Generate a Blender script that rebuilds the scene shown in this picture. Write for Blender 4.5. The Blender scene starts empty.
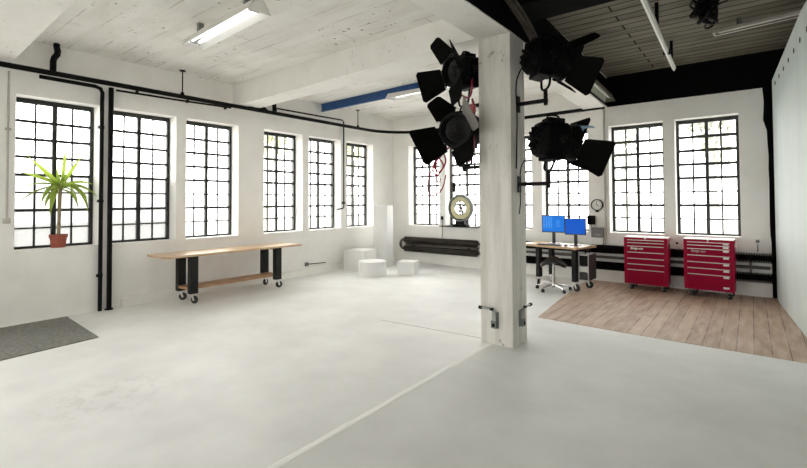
import bpy, bmesh, math, random
from mathutils import Vector, Matrix
from math import sin, cos, pi, radians as R
rnd = random.Random(7)
S = bpy.context.scene
COL = S.collection
V = Vector

# ------------------------------------------------------------------ materials
def new_mat(name):
    m = bpy.data.materials.new(name); m.use_nodes = True
    nt = m.node_tree
    return m, nt, nt.nodes['Principled BSDF']

def mat(name, col, rough=.5, metal=0., var=0., scale=6., bump=0., bscale=40., spec=.5, stretch=None, coat=0.):
    m, nt, b = new_mat(name)
    b.inputs['Base Color'].default_value = (*col, 1)
    b.inputs['Roughness'].default_value = rough
    b.inputs['Metallic'].default_value = metal
    b.inputs['Specular IOR Level'].default_value = spec
    b.inputs['Coat Weight'].default_value = coat
    N, L = nt.nodes, nt.links
    if var or bump:
        tc = N.new('ShaderNodeTexCoord'); mp = N.new('ShaderNodeMapping')
        L.new(tc.outputs['Object'], mp.inputs[0])
        if stretch: mp.inputs['Scale'].default_value = stretch
    if var:
        n = N.new('ShaderNodeTexNoise'); n.inputs['Scale'].default_value = scale; n.inputs['Detail'].default_value = 6
        L.new(mp.outputs[0], n.inputs[0])
        mx = N.new('ShaderNodeMix'); mx.data_type = 'RGBA'
        mx.inputs[6].default_value = (*[c*(1-var) for c in col], 1)
        mx.inputs[7].default_value = (*[min(1, c*(1+var*.5)) for c in col], 1)
        rp = N.new('ShaderNodeMapRange'); rp.inputs[1].default_value = .3; rp.inputs[2].default_value = .7
        L.new(n.outputs[0], rp.inputs[0]); L.new(rp.outputs[0], mx.inputs[0]); L.new(mx.outputs[2], b.inputs['Base Color'])
    if bump:
        n2 = N.new('ShaderNodeTexNoise'); n2.inputs['Scale'].default_value = bscale; n2.inputs['Detail'].default_value = 4
        L.new(mp.outputs[0], n2.inputs[0])
        bp = N.new('ShaderNodeBump'); bp.inputs['Strength'].default_value = bump; bp.inputs['Distance'].default_value = .01
        L.new(n2.outputs[0], bp.inputs['Height']); L.new(bp.outputs[0], b.inputs['Normal'])
    return m

def painted_mat(name, col, dirt, planks=None, speck=.0, streak=None, rough=.75, dirt_amt=.5, bump=.25):
    """white-washed masonry / board-marked concrete: soft mottling, board joints and chipped specks"""
    m, nt, b = new_mat(name); N, L = nt.nodes, nt.links
    b.inputs['Roughness'].default_value = rough
    b.inputs['Specular IOR Level'].default_value = .25
    tc = N.new('ShaderNodeTexCoord')
    mp = N.new('ShaderNodeMapping'); L.new(tc.outputs['Object'], mp.inputs[0])
    if streak: mp.inputs['Scale'].default_value = streak
    n = N.new('ShaderNodeTexNoise'); n.inputs['Scale'].default_value = 2.2; n.inputs['Detail'].default_value = 8; n.inputs['Roughness'].default_value = .62
    L.new(mp.outputs[0], n.inputs[0])
    mr = N.new('ShaderNodeMapRange'); mr.inputs[1].default_value = .42; mr.inputs[2].default_value = .78; mr.inputs[4].default_value = dirt_amt
    L.new(n.outputs[0], mr.inputs[0])
    mx = N.new('ShaderNodeMix'); mx.data_type = 'RGBA'
    mx.inputs[6].default_value = (*col, 1); mx.inputs[7].default_value = (*dirt, 1)
    L.new(mr.outputs[0], mx.inputs[0])
    out = mx.outputs[2]
    height = n.outputs[0]
    if planks:
        w, ln, gap, gcol, amt = planks
        bt = N.new('ShaderNodeTexBrick')
        bt.inputs['Scale'].default_value = 1; bt.inputs['Brick Width'].default_value = ln; bt.inputs['Row Height'].default_value = w
        bt.inputs['Mortar Size'].default_value = gap; bt.inputs['Mortar Smooth'].default_value = .6
        bt.inputs['Color1'].default_value = (0, 0, 0, 1); bt.inputs['Color2'].default_value = (.25, .25, .25, 1) if amt < 1 else (.05, .05, .05, 1); bt.inputs['Mortar'].default_value = (1, 1, 1, 1)
        L.new(tc.outputs['Object'], bt.inputs[0])
        n3 = N.new('ShaderNodeTexNoise'); n3.inputs['Scale'].default_value = 1.7; n3.inputs['Detail'].default_value = 5
        L.new(tc.outputs['Object'], n3.inputs[0])
        m3 = N.new('ShaderNodeMapRange'); m3.inputs[1].default_value = .45 if amt < 1 else .15; m3.inputs[2].default_value = .62 if amt < 1 else .4; m3.inputs[4].default_value = amt
        L.new(n3.outputs[0], m3.inputs[0])
        mu = N.new('ShaderNodeMath'); mu.operation = 'MULTIPLY'
        L.new(bt.outputs['Color'], mu.inputs[0]); L.new(m3.outputs[0], mu.inputs[1])
        mx2 = N.new('ShaderNodeMix'); mx2.data_type = 'RGBA'; mx2.inputs[7].default_value = (*gcol, 1)
        L.new(mu.outputs[0], mx2.inputs[0]); L.new(out, mx2.inputs[6]); out = mx2.outputs[2]
    if speck:
        n4 = N.new('ShaderNodeTexNoise'); n4.inputs['Scale'].default_value = 14; n4.inputs['Detail'].default_value = 5
        L.new(tc.outputs['Object'], n4.inputs[0])
        n5 = N.new('ShaderNodeTexNoise'); n5.inputs['Scale'].default_value = 1.1
        L.new(tc.outputs['Object'], n5.inputs[0])
        a = N.new('ShaderNodeMapRange'); a.inputs[1].default_value = .64; a.inputs[2].default_value = .70
        L.new(n4.outputs[0], a.inputs[0])
        c = N.new('ShaderNodeMapRange'); c.inputs[1].default_value = .5; c.inputs[2].default_value = .62; c.inputs[4].default_value = speck
        L.new(n5.outputs[0], c.inputs[0])
        mu2 = N.new('ShaderNodeMath'); mu2.operation = 'MULTIPLY'; L.new(a.outputs[0], mu2.inputs[0]); L.new(c.outputs[0], mu2.inputs[1])
        mx3 = N.new('ShaderNodeMix'); mx3.data_type = 'RGBA'; mx3.inputs[7].default_value = (.10, .085, .065, 1)
        L.new(mu2.outputs[0], mx3.inputs[0]); L.new(out, mx3.inputs[6]); out = mx3.outputs[2]
    L.new(out, b.inputs['Base Color'])
    bp = N.new('ShaderNodeBump'); bp.inputs['Strength'].default_value = bump; bp.inputs['Distance'].default_value = .02
    L.new(height, bp.inputs['Height']); L.new(bp.outputs[0], b.inputs['Normal'])
    return m

def glass_mat(name, frost=0., tint=.95):
    m, nt, b = new_mat(name); N, L = nt.nodes, nt.links
    N.remove(b); out = N['Material Output']
    tr = N.new('ShaderNodeBsdfTransparent'); tr.inputs[0].default_value = (tint, tint*1.0, tint*.99, 1)
    gl = N.new('ShaderNodeBsdfGlossy'); gl.inputs['Roughness'].default_value = .08
    fr = N.new('ShaderNodeFresnel'); fr.inputs[0].default_value = 1.3
    m1 = N.new('ShaderNodeMixShader'); L.new(fr.outputs[0], m1.inputs[0]); L.new(tr.outputs[0], m1.inputs[1]); L.new(gl.outputs[0], m1.inputs[2])
    last = m1
    if frost:
        tl = N.new('ShaderNodeBsdfTranslucent')
        tc = N.new('ShaderNodeTexCoord'); n = N.new('ShaderNodeTexNoise'); n.inputs['Scale'].default_value = 5; n.inputs['Detail'].default_value = 6
        L.new(tc.outputs['Object'], n.inputs[0])
        mx = N.new('ShaderNodeMix'); mx.data_type = 'RGBA'; mx.inputs[6].default_value = (.036, .037, .037, 1); mx.inputs[7].default_value = (.072, .074, .074, 1)
        L.new(n.outputs[0], mx.inputs[0]); L.new(mx.outputs[2], tl.inputs[0])
        m2 = N.new('ShaderNodeMixShader'); m2.inputs[0].default_value = frost
        L.new(m1.outputs[0], m2.inputs[1]); L.new(tl.outputs[0], m2.inputs[2]); last = m2
    L.new(last.outputs[0], out.inputs[0])
    return m

M = {}
M['wall'] = painted_mat('wall_paint', (.91, .90, .87), (.64, .62, .57), dirt_amt=.28)
M['wallb'] = painted_mat('back_wall_paint', (.90, .89, .86), (.64, .61, .56), dirt_amt=.30)
M['ceil'] = painted_mat('board_marked_concrete', (.84, .83, .80), (.60, .57, .51), planks=(.29, 2.3, .011, (.24, .21, .17), .55), speck=1.0, streak=(.5, 2.2, 1), dirt_amt=.6, bump=.5)
M['beam'] = painted_mat('beam_paint', (.84, .83, .80), (.62, .59, .54), speck=.6, dirt_amt=.35)
M['pillar'] = painted_mat('pillar_paint', (.76, .745, .70), (.46, .43, .37), streak=(4, 4, .45), speck=.45, dirt_amt=.75, bump=.6)
M['panel'] = painted_mat('panel_paint', (.74, .82, .81), (.62, .68, .67), streak=(2, 2, .3), dirt_amt=.5, bump=.05, rough=.6)
M['black'] = mat('black_paint', (.004, .004, .004), .85, spec=.04)
M['wood_ceil'] = painted_mat('ceiling_boards', (.23, .21, .165), (.075, .063, .05), planks=(.19, 6.3, .014, (.008, .007, .006), 3.0), speck=1.0, streak=(.5, 2.5, 1), dirt_amt=1.0, rough=.8)
M['plinth'] = mat('white_plinth', (.80, .80, .79), .6, var=.05, scale=3)
M['iron'] = mat('window_steel', (.022, .026, .024), .5, var=.3, scale=8)
M['glass'] = glass_mat('clear_pane', tint=.80)
M['frost'] = glass_mat('frosted_pane', .90)
M['metal_black'] = mat('black_metal', (.005, .005, .005), .5, 0, var=.2, spec=.12)
M['lamp_black'] = mat('lamp_enamel', (.003, .003, .003), .55, 0, var=.3, scale=10, spec=.08)
M['flap'] = mat('flap_enamel', (.003, .003, .0026), .7, 0, var=.3, scale=6, spec=.05)
M['flap_lit'] = mat('lit_grey_flap', (.20, .19, .175), .7, 0, var=.3, scale=5, spec=.1)  # lighter copy of the flap enamel, light on its face put into the colour
M['lens'] = mat('lens_glass', (.005, .005, .0045), .35, var=.3, scale=4, spec=.25)
M['chrome'] = mat('chrome', (.75, .75, .74), .18, 1.)
M['steel'] = mat('grey_steel', (.35, .36, .35), .4, .7, var=.2)
M['zinc'] = mat('galvanised_grey', (.22, .24, .23), .45, .5, var=.3, scale=20)
M['whitemetal'] = mat('white_enamel', (.80, .79, .76), .4)
M['reflector'] = mat('white_reflector', (.62, .62, .60), .35, .2)
M['tube'] = mat('white_tube', (.92, .92, .90), .2)
M['lit_tube'] = None
M['greenish'] = mat('aged_reflector', (.42, .46, .38), .4, .2, var=.3)
M['brownpaint'] = mat('brown_fixture', (.16, .14, .10), .6, var=.3)
M['blue'] = mat('blue_steel', (.008, .065, .22), .45, var=.15, scale=3)
M['legblack'] = mat('leg_powder_coat', (.010, .011, .010), .5, spec=.25)
M['rubber'] = mat('black_rubber', (.012, .012, .012), .6)
M['red'] = mat('red_enamel', (.33, .0012, .034), .35, spec=.10)
M['reddark'] = mat('red_drawer', (.28, .001, .031), .38, spec=.08)
M['redcable'] = mat('red_cable', (.30, .006, .04), .5)
M['pink'] = mat('pink_plug', (.5, .10, .10), .5)
M['terracotta'] = mat('terracotta', (.36, .085, .05), .6, var=.12, scale=10)
M['soil'] = mat('soil', (.05, .035, .025), .9, bump=.5)
M['trunk'] = mat('yucca_trunk', (.38, .30, .19), .8, var=.3, scale=30, bump=.6, bscale=60)
M['mat'] = mat('grey_mat', (.25, .245, .225), .95, var=.35, scale=30, bump=.5, bscale=220)
M['screen_frame'] = mat('monitor_plastic', (.02, .02, .022), .4)
M['paper'] = mat('paper_white', (.80, .80, .78), .7)
M['greybox'] = mat('grey_plastic', (.20, .20, .20), .5)
M['radiator'] = mat('radiator_black', (.006, .0055, .005), .8, 0, var=.3, scale=9, spec=.1)
M['radiator_rust'] = mat('rusty_radiator', (.022, .016, .012), .6, 0, var=.6, scale=4, spec=.3)
M['pipegrey'] = mat('dusty_pipe', (.11, .10, .085), .6, var=.4)
M['dusty'] = mat('dusty_conduit', (.52, .50, .45), .7, var=.2)
M['brownbundle'] = mat('brown_wrap', (.045, .034, .024), .6, var=.5, scale=14)
M['brick'] = mat('scuffed_brick', (.33, .22, .14), .8, var=.4)

def wood_mat(name, c1, c2, rough=.4):
    m, nt, b = new_mat(name); N, L = nt.nodes, nt.links
    tc = N.new('ShaderNodeTexCoord'); mp = N.new('ShaderNodeMapping'); mp.inputs['Scale'].default_value = (14, 1.2, 14)
    L.new(tc.outputs['Object'], mp.inputs[0])
    n = N.new('ShaderNodeTexNoise'); n.inputs['Scale'].default_value = 2.5; n.inputs['Detail'].default_value = 7
    L.new(mp.outputs[0], n.inputs[0])
    mx = N.new('ShaderNodeMix'); mx.data_type = 'RGBA'; mx.inputs[6].default_value = (*c1, 1); mx.inputs[7].default_value = (*c2, 1)
    r = N.new('ShaderNodeMapRange'); r.inputs[1].default_value = .3; r.inputs[2].default_value = .7
    L.new(n.outputs[0], r.inputs[0]); L.new(r.outputs[0], mx.inputs[0]); L.new(mx.outputs[2], b.inputs['Base Color'])
    b.inputs['Roughness'].default_value = rough
    return m
M['bench_wood'] = wood_mat('beech_board', (.50, .33, .19), (.66, .47, .30), .35)
M['shelf_wood'] = wood_mat('brown_board', (.34, .18, .085), (.47, .27, .14), .4)

def leaf_mat(name, c, tl=.5):
    m, nt, b = new_mat(name); N, L = nt.nodes, nt.links
    out = N['Material Output']
    b.inputs['Base Color'].default_value = (*c, 1); b.inputs['Roughness'].default_value = .45
    t = N.new('ShaderNodeBsdfTranslucent'); t.inputs[0].default_value = (c[0]*1.3, c[1]*1.25, c[2]*.8, 1)
    mx = N.new('ShaderNodeMixShader'); mx.inputs[0].default_value = tl
    L.new(b.outputs[0], mx.inputs[1]); L.new(t.outputs[0], mx.inputs[2]); L.new(mx.outputs[0], out.inputs[0])
    return m
M['leaf'] = leaf_mat('yucca_leaf', (.30, .42, .085), .45)
M['tree'] = leaf_mat('tree_leaf', (.30, .34, .20), .3)
M['treepale'] = leaf_mat('pale_tree_leaf', (.33, .345, .31), .2)

def floor_mat():
    m, nt, b = new_mat('painted_concrete_floor'); N, L = nt.nodes, nt.links
    tc = N.new('ShaderNodeTexCoord'); sx = N.new('ShaderNodeSeparateXYZ'); L.new(tc.outputs['Object'], sx.inputs[0])
    nw = N.new('ShaderNodeTexNoise'); nw.inputs['Scale'].default_value = 3; L.new(tc.outputs['Object'], nw.inputs[0])
    # grey paint right of the seam / nearer than the pillar line
    a = N.new('ShaderNodeMapRange'); a.inputs[1].default_value = 5.33; a.inputs[2].default_value = 5.37; L.new(sx.outputs[0], a.inputs[0])
    wob = N.new('ShaderNodeMath'); wob.operation = 'MULTIPLY_ADD'; wob.inputs[1].default_value = .5; L.new(nw.outputs[0], wob.inputs[0]); L.new(sx.outputs[1], wob.inputs[2])
    c = N.new('ShaderNodeMapRange'); c.inputs[1].default_value = 6.1; c.inputs[2].default_value = 5.2; L.new(wob.outputs[0], c.inputs[0])
    mu = N.new('ShaderNodeMath'); mu.operation = 'MULTIPLY'; L.new(a.outputs[0], mu.inputs[0]); L.new(c.outputs[0], mu.inputs[1])
    mx = N.new('ShaderNodeMix'); mx.data_type = 'RGBA'
    mx.inputs[6].default_value = (.88, .885, .87, 1); mx.inputs[7].default_value = (.765, .77, .75, 1); L.new(mu.outputs[0], mx.inputs[0])
    # cloudy wear
    n = N.new('ShaderNodeTexNoise'); n.inputs['Scale'].default_value = 1.6; n.inputs['Detail'].default_value = 9; n.inputs['Roughness'].default_value = .6
    L.new(tc.outputs['Object'], n.inputs[0])
    mr = N.new('ShaderNodeMapRange'); mr.inputs[1].default_value = .35; mr.inputs[2].default_value = .75; mr.inputs[3].default_value = 1.0; mr.inputs[4].default_value = .86
    L.new(n.outputs[0], mr.inputs[0])
    mm = N.new('ShaderNodeMix'); mm.data_type = 'RGBA'; mm.blend_type = 'MULTIPLY'; mm.inputs[0].default_value = 1
    L.new(mx.outputs[2], mm.inputs[6]); L.new(mr.outputs[0], mm.inputs[7])
    # a worn scuff patch on the left half
    vs = N.new('ShaderNodeVectorMath'); vs.operation = 'DISTANCE'; vs.inputs[1].default_value = (3.42, 1.42, 0); L.new(tc.outputs['Object'], vs.inputs[0])
    dm = N.new('ShaderNodeMapRange'); dm.inputs[1].default_value = .15; dm.inputs[2].default_value = .62; dm.inputs[3].default_value = 1; dm.inputs[4].default_value = 0
    L.new(vs.outputs['Value'], dm.inputs[0])
    n6 = N.new('ShaderNodeTexNoise'); n6.inputs['Scale'].default_value = 7; n6.inputs['Detail'].default_value = 8; n6.inputs['Roughness'].default_value = .7
    L.new(tc.outputs['Object'], n6.inputs[0])
    d6 = N.new('ShaderNodeMapRange'); d6.inputs[1].default_value = .5; d6.inputs[2].default_value = .56; d6.inputs[4].default_value = .22; L.new(n6.outputs[0], d6.inputs[0])
    mu6 = N.new('ShaderNodeMath'); mu6.operation = 'MULTIPLY'; L.new(dm.outputs[0], mu6.inputs[0]); L.new(d6.outputs[0], mu6.inputs[1])
    m6 = N.new('ShaderNodeMix'); m6.data_type = 'RGBA'; m6.inputs[7].default_value = (.42, .41, .37, 1)
    L.new(mu6.outputs[0], m6.inputs[0]); L.new(mm.outputs[2], m6.inputs[6])
    L.new(m6.outputs[2], b.inputs['Base Color'])
    rr = N.new('ShaderNodeMapRange'); rr.inputs[3].default_value = .42; rr.inputs[4].default_value = .62; L.new(n.outputs[0], rr.inputs[0]); L.new(rr.outputs[0], b.inputs['Roughness'])
    b.inputs['Specular IOR Level'].default_value = .35
    bp = N.new('ShaderNodeBump'); bp.inputs['Strength'].default_value = .06; bp.inputs['Distance'].default_value = .02; L.new(n6.outputs[0], bp.inputs['Height']); L.new(bp.outputs[0], b.inputs['Normal'])
    return m
M['floor'] = floor_mat()

def plank_floor_mat():
    m, nt, b = new_mat('worn_floorboards'); N, L = nt.nodes, nt.links
    tc = N.new('ShaderNodeTexCoord'); mp = N.new('ShaderNodeMapping'); mp.inputs['Rotation'].default_value = (0, 0, pi/2); L.new(tc.outputs['Object'], mp.inputs[0])
    bt = N.new('ShaderNodeTexBrick'); bt.inputs['Scale'].default_value = 1; bt.inputs['Brick Width'].default_value = 2.3; bt.inputs['Row Height'].default_value = .15
    bt.inputs['Mortar Size'].default_value = .004; bt.inputs['Mortar Smooth'].default_value = .3; bt.inputs['Bias'].default_value = 0
    bt.inputs['Color1'].default_value = (.40, .265, .18, 1); bt.inputs['Color2'].default_value = (.55, .39, .28, 1); bt.inputs['Mortar'].default_value = (.06, .04, .028, 1)
    L.new(mp.outputs[0], bt.inputs[0])
    mp2 = N.new('ShaderNodeMapping'); mp2.inputs['Scale'].default_value = (5, .8, 1); L.new(tc.outputs['Object'], mp2.inputs[0])
    n = N.new('ShaderNodeTexNoise'); n.inputs['Scale'].default_value = 2.5; n.inputs['Detail'].default_value = 8; L.new(mp2.outputs[0], n.inputs[0])
    mx = N.new('ShaderNodeMix'); mx.data_type = 'RGBA'; mx.inputs[7].default_value = (.70, .56, .45, 1)
    r = N.new('ShaderNodeMapRange'); r.inputs[1].default_value = .4; r.inputs[2].default_value = .75; r.inputs[4].default_value = .75; L.new(n.outputs[0], r.inputs[0])
    L.new(r.outputs[0], mx.inputs[0]); L.new(bt.outputs['Color'], mx.inputs[6]); L.new(mx.outputs[2], b.inputs['Base Color'])
    b.inputs['Roughness'].default_value = .5
    bp = N.new('ShaderNodeBump'); bp.inputs['Strength'].default_value = .4; bp.inputs['Distance'].default_value = .004; bp.invert = True
    L.new(bt.outputs['Fac'], bp.inputs['Height']); L.new(bp.outputs[0], b.inputs['Normal'])
    return m
M['planks'] = plank_floor_mat()

def emit_mat(name, col, st):
    m, nt, b = new_mat(name)
    b.inputs['Base Color'].default_value = (.01, .01, .02, 1); b.inputs['Roughness'].default_value = .4; b.inputs['Specular IOR Level'].default_value = .1
    b.inputs['Emission Color'].default_value = (*col, 1); b.inputs['Emission Strength'].default_value = st
    return m
M['lit_tube'] = emit_mat('lit_fluorescent_tube', (1, .97, .92), 1.6)
M['screen'] = emit_mat('lit_blue_screen', (.004, .085, .33), 1.0)
M['screen2'] = emit_mat('lit_deep_blue_screen', (.002, .046, .26), 1.0)
M['icons'] = emit_mat('lit_screen_text', (.07, .22, .48), 1.0)

# ------------------------------------------------------------------ mesh helpers
class MB:
    def __init__(s): s.bm = bmesh.new()
    def quad(s, pts):
        s.bm.faces.new([s.bm.verts.new(p) for p in pts]); return s
    def box(s, lo, hi, mx=None, bevel=0.):
        lo, hi = V(lo), V(hi)
        vs = []
        for x in (lo.x, hi.x):
            for y in (lo.y, hi.y):
                for z in (lo.z, hi.z):
                    p = V((x, y, z)); vs.append(s.bm.verts.new(mx @ p if mx else p))
        fs = [s.bm.faces.new([vs[i] for i in f]) for f in ((0, 1, 3, 2), (4, 6, 7, 5), (0, 4, 5, 1), (2, 3, 7, 6), (0, 2, 6, 4), (1, 5, 7, 3))]
        if bevel:
            es = list({e for f in fs for e in f.edges})
            bmesh.ops.bevel(s.bm, geom=es, offset=bevel, segments=2, affect='EDGES', profile=.6)
        return s
    def prism(s, poly, vec, mx=None):
        """planar polygon (3-d points) pushed along vec"""
        vec = V(vec)
        a = [V(p) for p in poly]; b = [p+vec for p in a]
        if mx: a = [mx @ p for p in a]; b = [mx @ p for p in b]
        a = [s.bm.verts.new(p) for p in a]; b = [s.bm.verts.new(p) for p in b]
        n = len(a); s.bm.faces.new(a[::-1]); s.bm.faces.new(b)
        for i in range(n): s.bm.faces.new((a[i], a[(i+1) % n], b[(i+1) % n], b[i]))
        return s
    def tube(s, pts, r, seg=10, cap=True, smooth=False, mx=None):
        pts = [V(p) for p in pts]
        if mx: pts = [mx @ p for p in pts]
        if smooth:
            q = []
            P = [pts[0]] + pts + [pts[-1]]
            for i in range(1, len(P)-2):
                for k in range(6):
                    t = k/6.; p0, p1, p2, p3 = P[i-1], P[i], P[i+1], P[i+2]
                    q.append(.5*((2*p1)+(p2-p0)*t+(2*p0-5*p1+4*p2-p3)*t*t+(3*p1-p0-3*p2+p3)*t**3))
            q.append(pts[-1]); pts = q
        n = len(pts); rr = r if isinstance(r, (list, tuple)) else [r]*n
        if len(rr) != n: rr = [rr[0]+(rr[-1]-rr[0])*i/(n-1) for i in range(n)]
        up = None; rings = []
        for i, p in enumerate(pts):
            d = (pts[min(i+1, n-1)]-pts[max(i-1, 0)])
            d = d.normalized() if d.length > 1e-9 else V((0, 0, 1))
            if up is None: up = d.orthogonal().normalized()
            up = (up-d*up.dot(d)); up = up.normalized() if up.length > 1e-6 else d.orthogonal().normalized()
            sd = d.cross(up)
            rings.append([s.bm.verts.new(p+(up*cos(2*pi*k/seg)+sd*sin(2*pi*k/seg))*rr[i]) for k in range(seg)])
        for a, b in zip(rings, rings[1:]):
            for k in range(seg): s.bm.faces.new((a[k], a[(k+1) % seg], b[(k+1) % seg], b[k]))
        if cap: s.bm.faces.new(rings[0][::-1]); s.bm.faces.new(rings[-1])
        return s
    def lathe(s, prof, mx=None, seg=24, a0=0., a1=2*pi):
        """profile [(radius, height)] about local z"""
        full = abs(a1-a0-2*pi) < 1e-6
        k_n = seg if full else seg+1
        rings = []
        for r, z in prof:
            ring = []
            for k in range(k_n):
                a = a0+(a1-a0)*k/seg
                p = V((r*cos(a), r*sin(a), z)); ring.append(s.bm.verts.new(mx @ p if mx else p))
            rings.append(ring)
        for a, b in zip(rings, rings[1:]):
            for k in range(seg): s.bm.faces.new((a[k], a[(k+1) % k_n], b[(k+1) % k_n], b[k]))
        if full and prof[0] != prof[-1]:
            if prof[0][0] > 1e-6: s.bm.faces.new(rings[0][::-1])
            if prof[-1][0] > 1e-6: s.bm.faces.new(rings[-1])
        return s
    def build(s, name, m, parent=None, smooth=False, kind=None, loc=None):
        bmesh.ops.recalc_face_normals(s.bm, faces=s.bm.faces)
        me = bpy.data.meshes.new(name); s.bm.to_mesh(me); s.bm.free()
        me.materials.append(M[m] if isinstance(m, str) else m)
        if smooth:
            for p in me.polygons: p.use_smooth = True
            try: me.set_sharp_from_angle(angle=R(38))
            except Exception: pass
        o = bpy.data.objects.new(name, me); COL.objects.link(o)
        if parent: o.parent = parent
        if kind: o['kind'] = kind
        if loc: o.location = loc
        return o

def tag(o, label, cat, group=None):
    o['label'] = label; o['category'] = cat
    if group: o['group'] = group
    return o
def thing(name, label, cat, loc=(0, 0, 0), rz=0., group=None):
    o = bpy.data.objects.new(name, None); COL.objects.link(o); o.empty_display_size = .1
    o.location = loc; o.rotation_euler = (0, 0, rz)
    return tag(o, label, cat, group)
def axes(pos, zdir, up=(0, 0, 1)):
    """matrix with local z along zdir"""
    z = V(zdir).normalized(); x = V(up).cross(z)
    x = x.normalized() if x.length > 1e-5 else z.orthogonal().normalized()
    y = z.cross(x)
    return Matrix.Translation(V(pos)) @ Matrix(((x.x, y.x, z.x, 0), (x.y, y.y, z.y, 0), (x.z, y.z, z.z, 0), (0, 0, 0, 1)))
def T(x, y, z): return Matrix.Translation(V((x, y, z)))

# ------------------------------------------------------------------ camera
yaw, pitch, roll, F = R(37.9709), R(1.3787), R(-0.2869), 445.8
ax = V((-sin(yaw)*cos(pitch), cos(yaw)*cos(pitch), sin(pitch)))
r0 = V((cos(yaw), sin(yaw), 0)); u0 = r0.cross(ax)
rv = r0*cos(roll)+u0*sin(roll); uv = u0*cos(roll)-r0*sin(roll)
cam = bpy.data.cameras.new('camera'); co = bpy.data.objects.new('camera', cam); COL.objects.link(co)
cam.sensor_width = 36; cam.sensor_fit = 'HORIZONTAL'; cam.lens = F/807*36
cam.shift_y = -(234-190.2)/807; cam.clip_start = .05
co.matrix_world = Matrix(((rv.x, uv.x, -ax.x, 7.6591), (rv.y, uv.y, -ax.y, 0), (rv.z, uv.z, -ax.z, 1.6), (0, 0, 0, 1)))
S.camera = co

# ------------------------------------------------------------------ setting
XR, YF, YB, ZL, ZR = 9.6, -5.0, 9.354, 3.8, 4.0
ZS, ZT = .966, 3.05
left_w = [(-2.31, -1.34), (-1.18, -.21), (-.05, .92), (1.48, 2.44), (2.60, 3.57), (3.74, 4.73), (5.29, 6.26), (6.44, 7.41), (7.59, 8.55)]
back_w = [(.53, 1.50), (1.67, 2.62), (2.95, 3.90), (4.12, 5.07), (5.47, 6.40), (6.58, 7.51)]
front_w = [(1.0, 2.4), (3.0, 4.4), (5.0, 6.4), (7.0, 8.4)]  # unseen windows behind the camera, added to bring light to the foreground

def wall(name, m, axis, pos, thick, a0, a1, z1, holes):
    w = MB()
    def bx(p0, p1, z0_, z1_):
        lo, hi = sorted((pos, pos+thick))
        if axis == 'x': w.box((lo, p0, z0_), (hi, p1, z1_))
        else: w.box((p0, lo, z0_), (p1, hi, z1_))
    if holes:
        bx(a0, a1, 0, ZS); bx(a0, a1, ZT, z1)
        e = [a0]+[v for h in holes for v in h]+[a1]
        for i in range(0, len(e), 2): bx(e[i], e[i+1], ZS, ZT)
    else: bx(a0, a1, 0, z1)
    return w.build(name, m, kind='structure')
wall('wall_left', 'wall', 'x', 0, -.4, YF, YB, 4.1, left_w)
wall('wall_back', 'wallb', 'y', YB, .4, -.4, XR+.2, 4.1, back_w)
wall('wall_front', 'wall', 'y', YF, -.3, -.4, XR+.2, 4.1, front_w)
wall('wall_right', 'wall', 'x', XR, .2, YF, YB, 4.1, None)

MB().box((-.4, YF, -.2), (XR, YB, 0)).build('floor', 'floor', kind='structure')
# floorboards area in the far right corner (a thin layer flush on the slab)
MB().prism([(5.33, 5.96, .0), (6.4, 5.89, .0), (8.1, 5.86, .0), (XR, 5.86, 0), (XR, YB, .0), (5.04, YB, .0), (5.10, 8.3, 0), (5.21, 7.1, 0)], (0, 0, .006)).build('floor.001', 'planks', kind='structure')
# raised seam of white paint running to the pillar, and the fine joint left of the pillar
sm = MB()
for i in range(24):
    y0, y1 = -1+i*.2306, -1+(i+1)*.2306
    a, c = 5.325+.013*(4.5-y0)+.003*sin(i*2.1), 5.325+.013*(4.5-y1)+.003*sin(i*2.1+2.1)
    sm.prism([(a-.030, y0, 0), (a+.030, y0, 0), (a+.020, y0, .003), (a-.020, y0, .003)], (c-a, y1-y0, 0))
M['seam'] = mat('seam_paint', (.95, .95, .93), .5)
sm.build('trim_1', 'seam', kind='structure')
M['joint'] = mat('joint_dark', (.30, .29, .26), .8)
MB().prism([(3.7, 4.565, 0), (5.19, 4.665, 0), (5.19, 4.677, 0), (3.7, 4.573, 0)], (0, 0, .0012)).build('trim_2', 'joint', kind='structure')

MB().box((-.4, YF, ZL), (5.4, YB, ZL+.1)).build('ceiling', 'ceil', kind='structure')
MB().box((5.4, YF, ZR), (XR+.2, YB, ZR+.1)).build('ceiling.001', 'wood_ceil', kind='structure')

# beams: near cross beam (upper left of the view), middle cross beam, long girder
def sloped(name, m, p):   # p: 4 bottom corners; straight up into the ceiling
    b = MB(); lo = [b.bm.verts.new(q) for q in p]; hi = [b.bm.verts.new((q[0], q[1], ZL+.02)) for q in p]
    b.bm.faces.new(lo); b.bm.faces.new(hi[::-1])
    for i in range(4): b.bm.faces.new((lo[i], lo[(i+1) % 4], hi[(i+1) % 4], hi[i]))
    return b.build(name, m, kind='structure')
sloped('trim_3', 'beam', [(0, 4.61, 3.395), (5.22, 4.50, 3.455), (5.22, 4.93, 3.455), (0, 5.03, 3.395)])
sloped('trim_4', 'beam', [(0, .95, 3.43), (5.22, .80, 3.43), (5.22, 1.26, 3.43), (0, 1.41, 3.43)])
g = MB()
g.prism([(5.20, YF, 3.455), (5.595, YF, 3.455), (5.595, YF, ZR+.02), (5.20, YF, ZR+.02)], (0, 4.6-YF, 0))
g.build('trim_5', 'beam', kind='structure')
g = MB()
lo = [g.bm.verts.new(p) for p in ((5.20, 4.6, 3.455), (5.595, 4.6, 3.455), (5.46, YB, 3.40), (5.04, YB, 3.40))]
hi = [g.bm.verts.new((v.co.x, v.co.y, ZR+.02)) for v in lo]
g.bm.faces.new(lo); g.bm.faces.new(hi[::-1])
for i in range(4): g.bm.faces.new((lo[i], lo[(i+1) % 4], hi[(i+1) % 4], hi[i]))
g.build('trim_6', 'beam', kind='structure')
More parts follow.
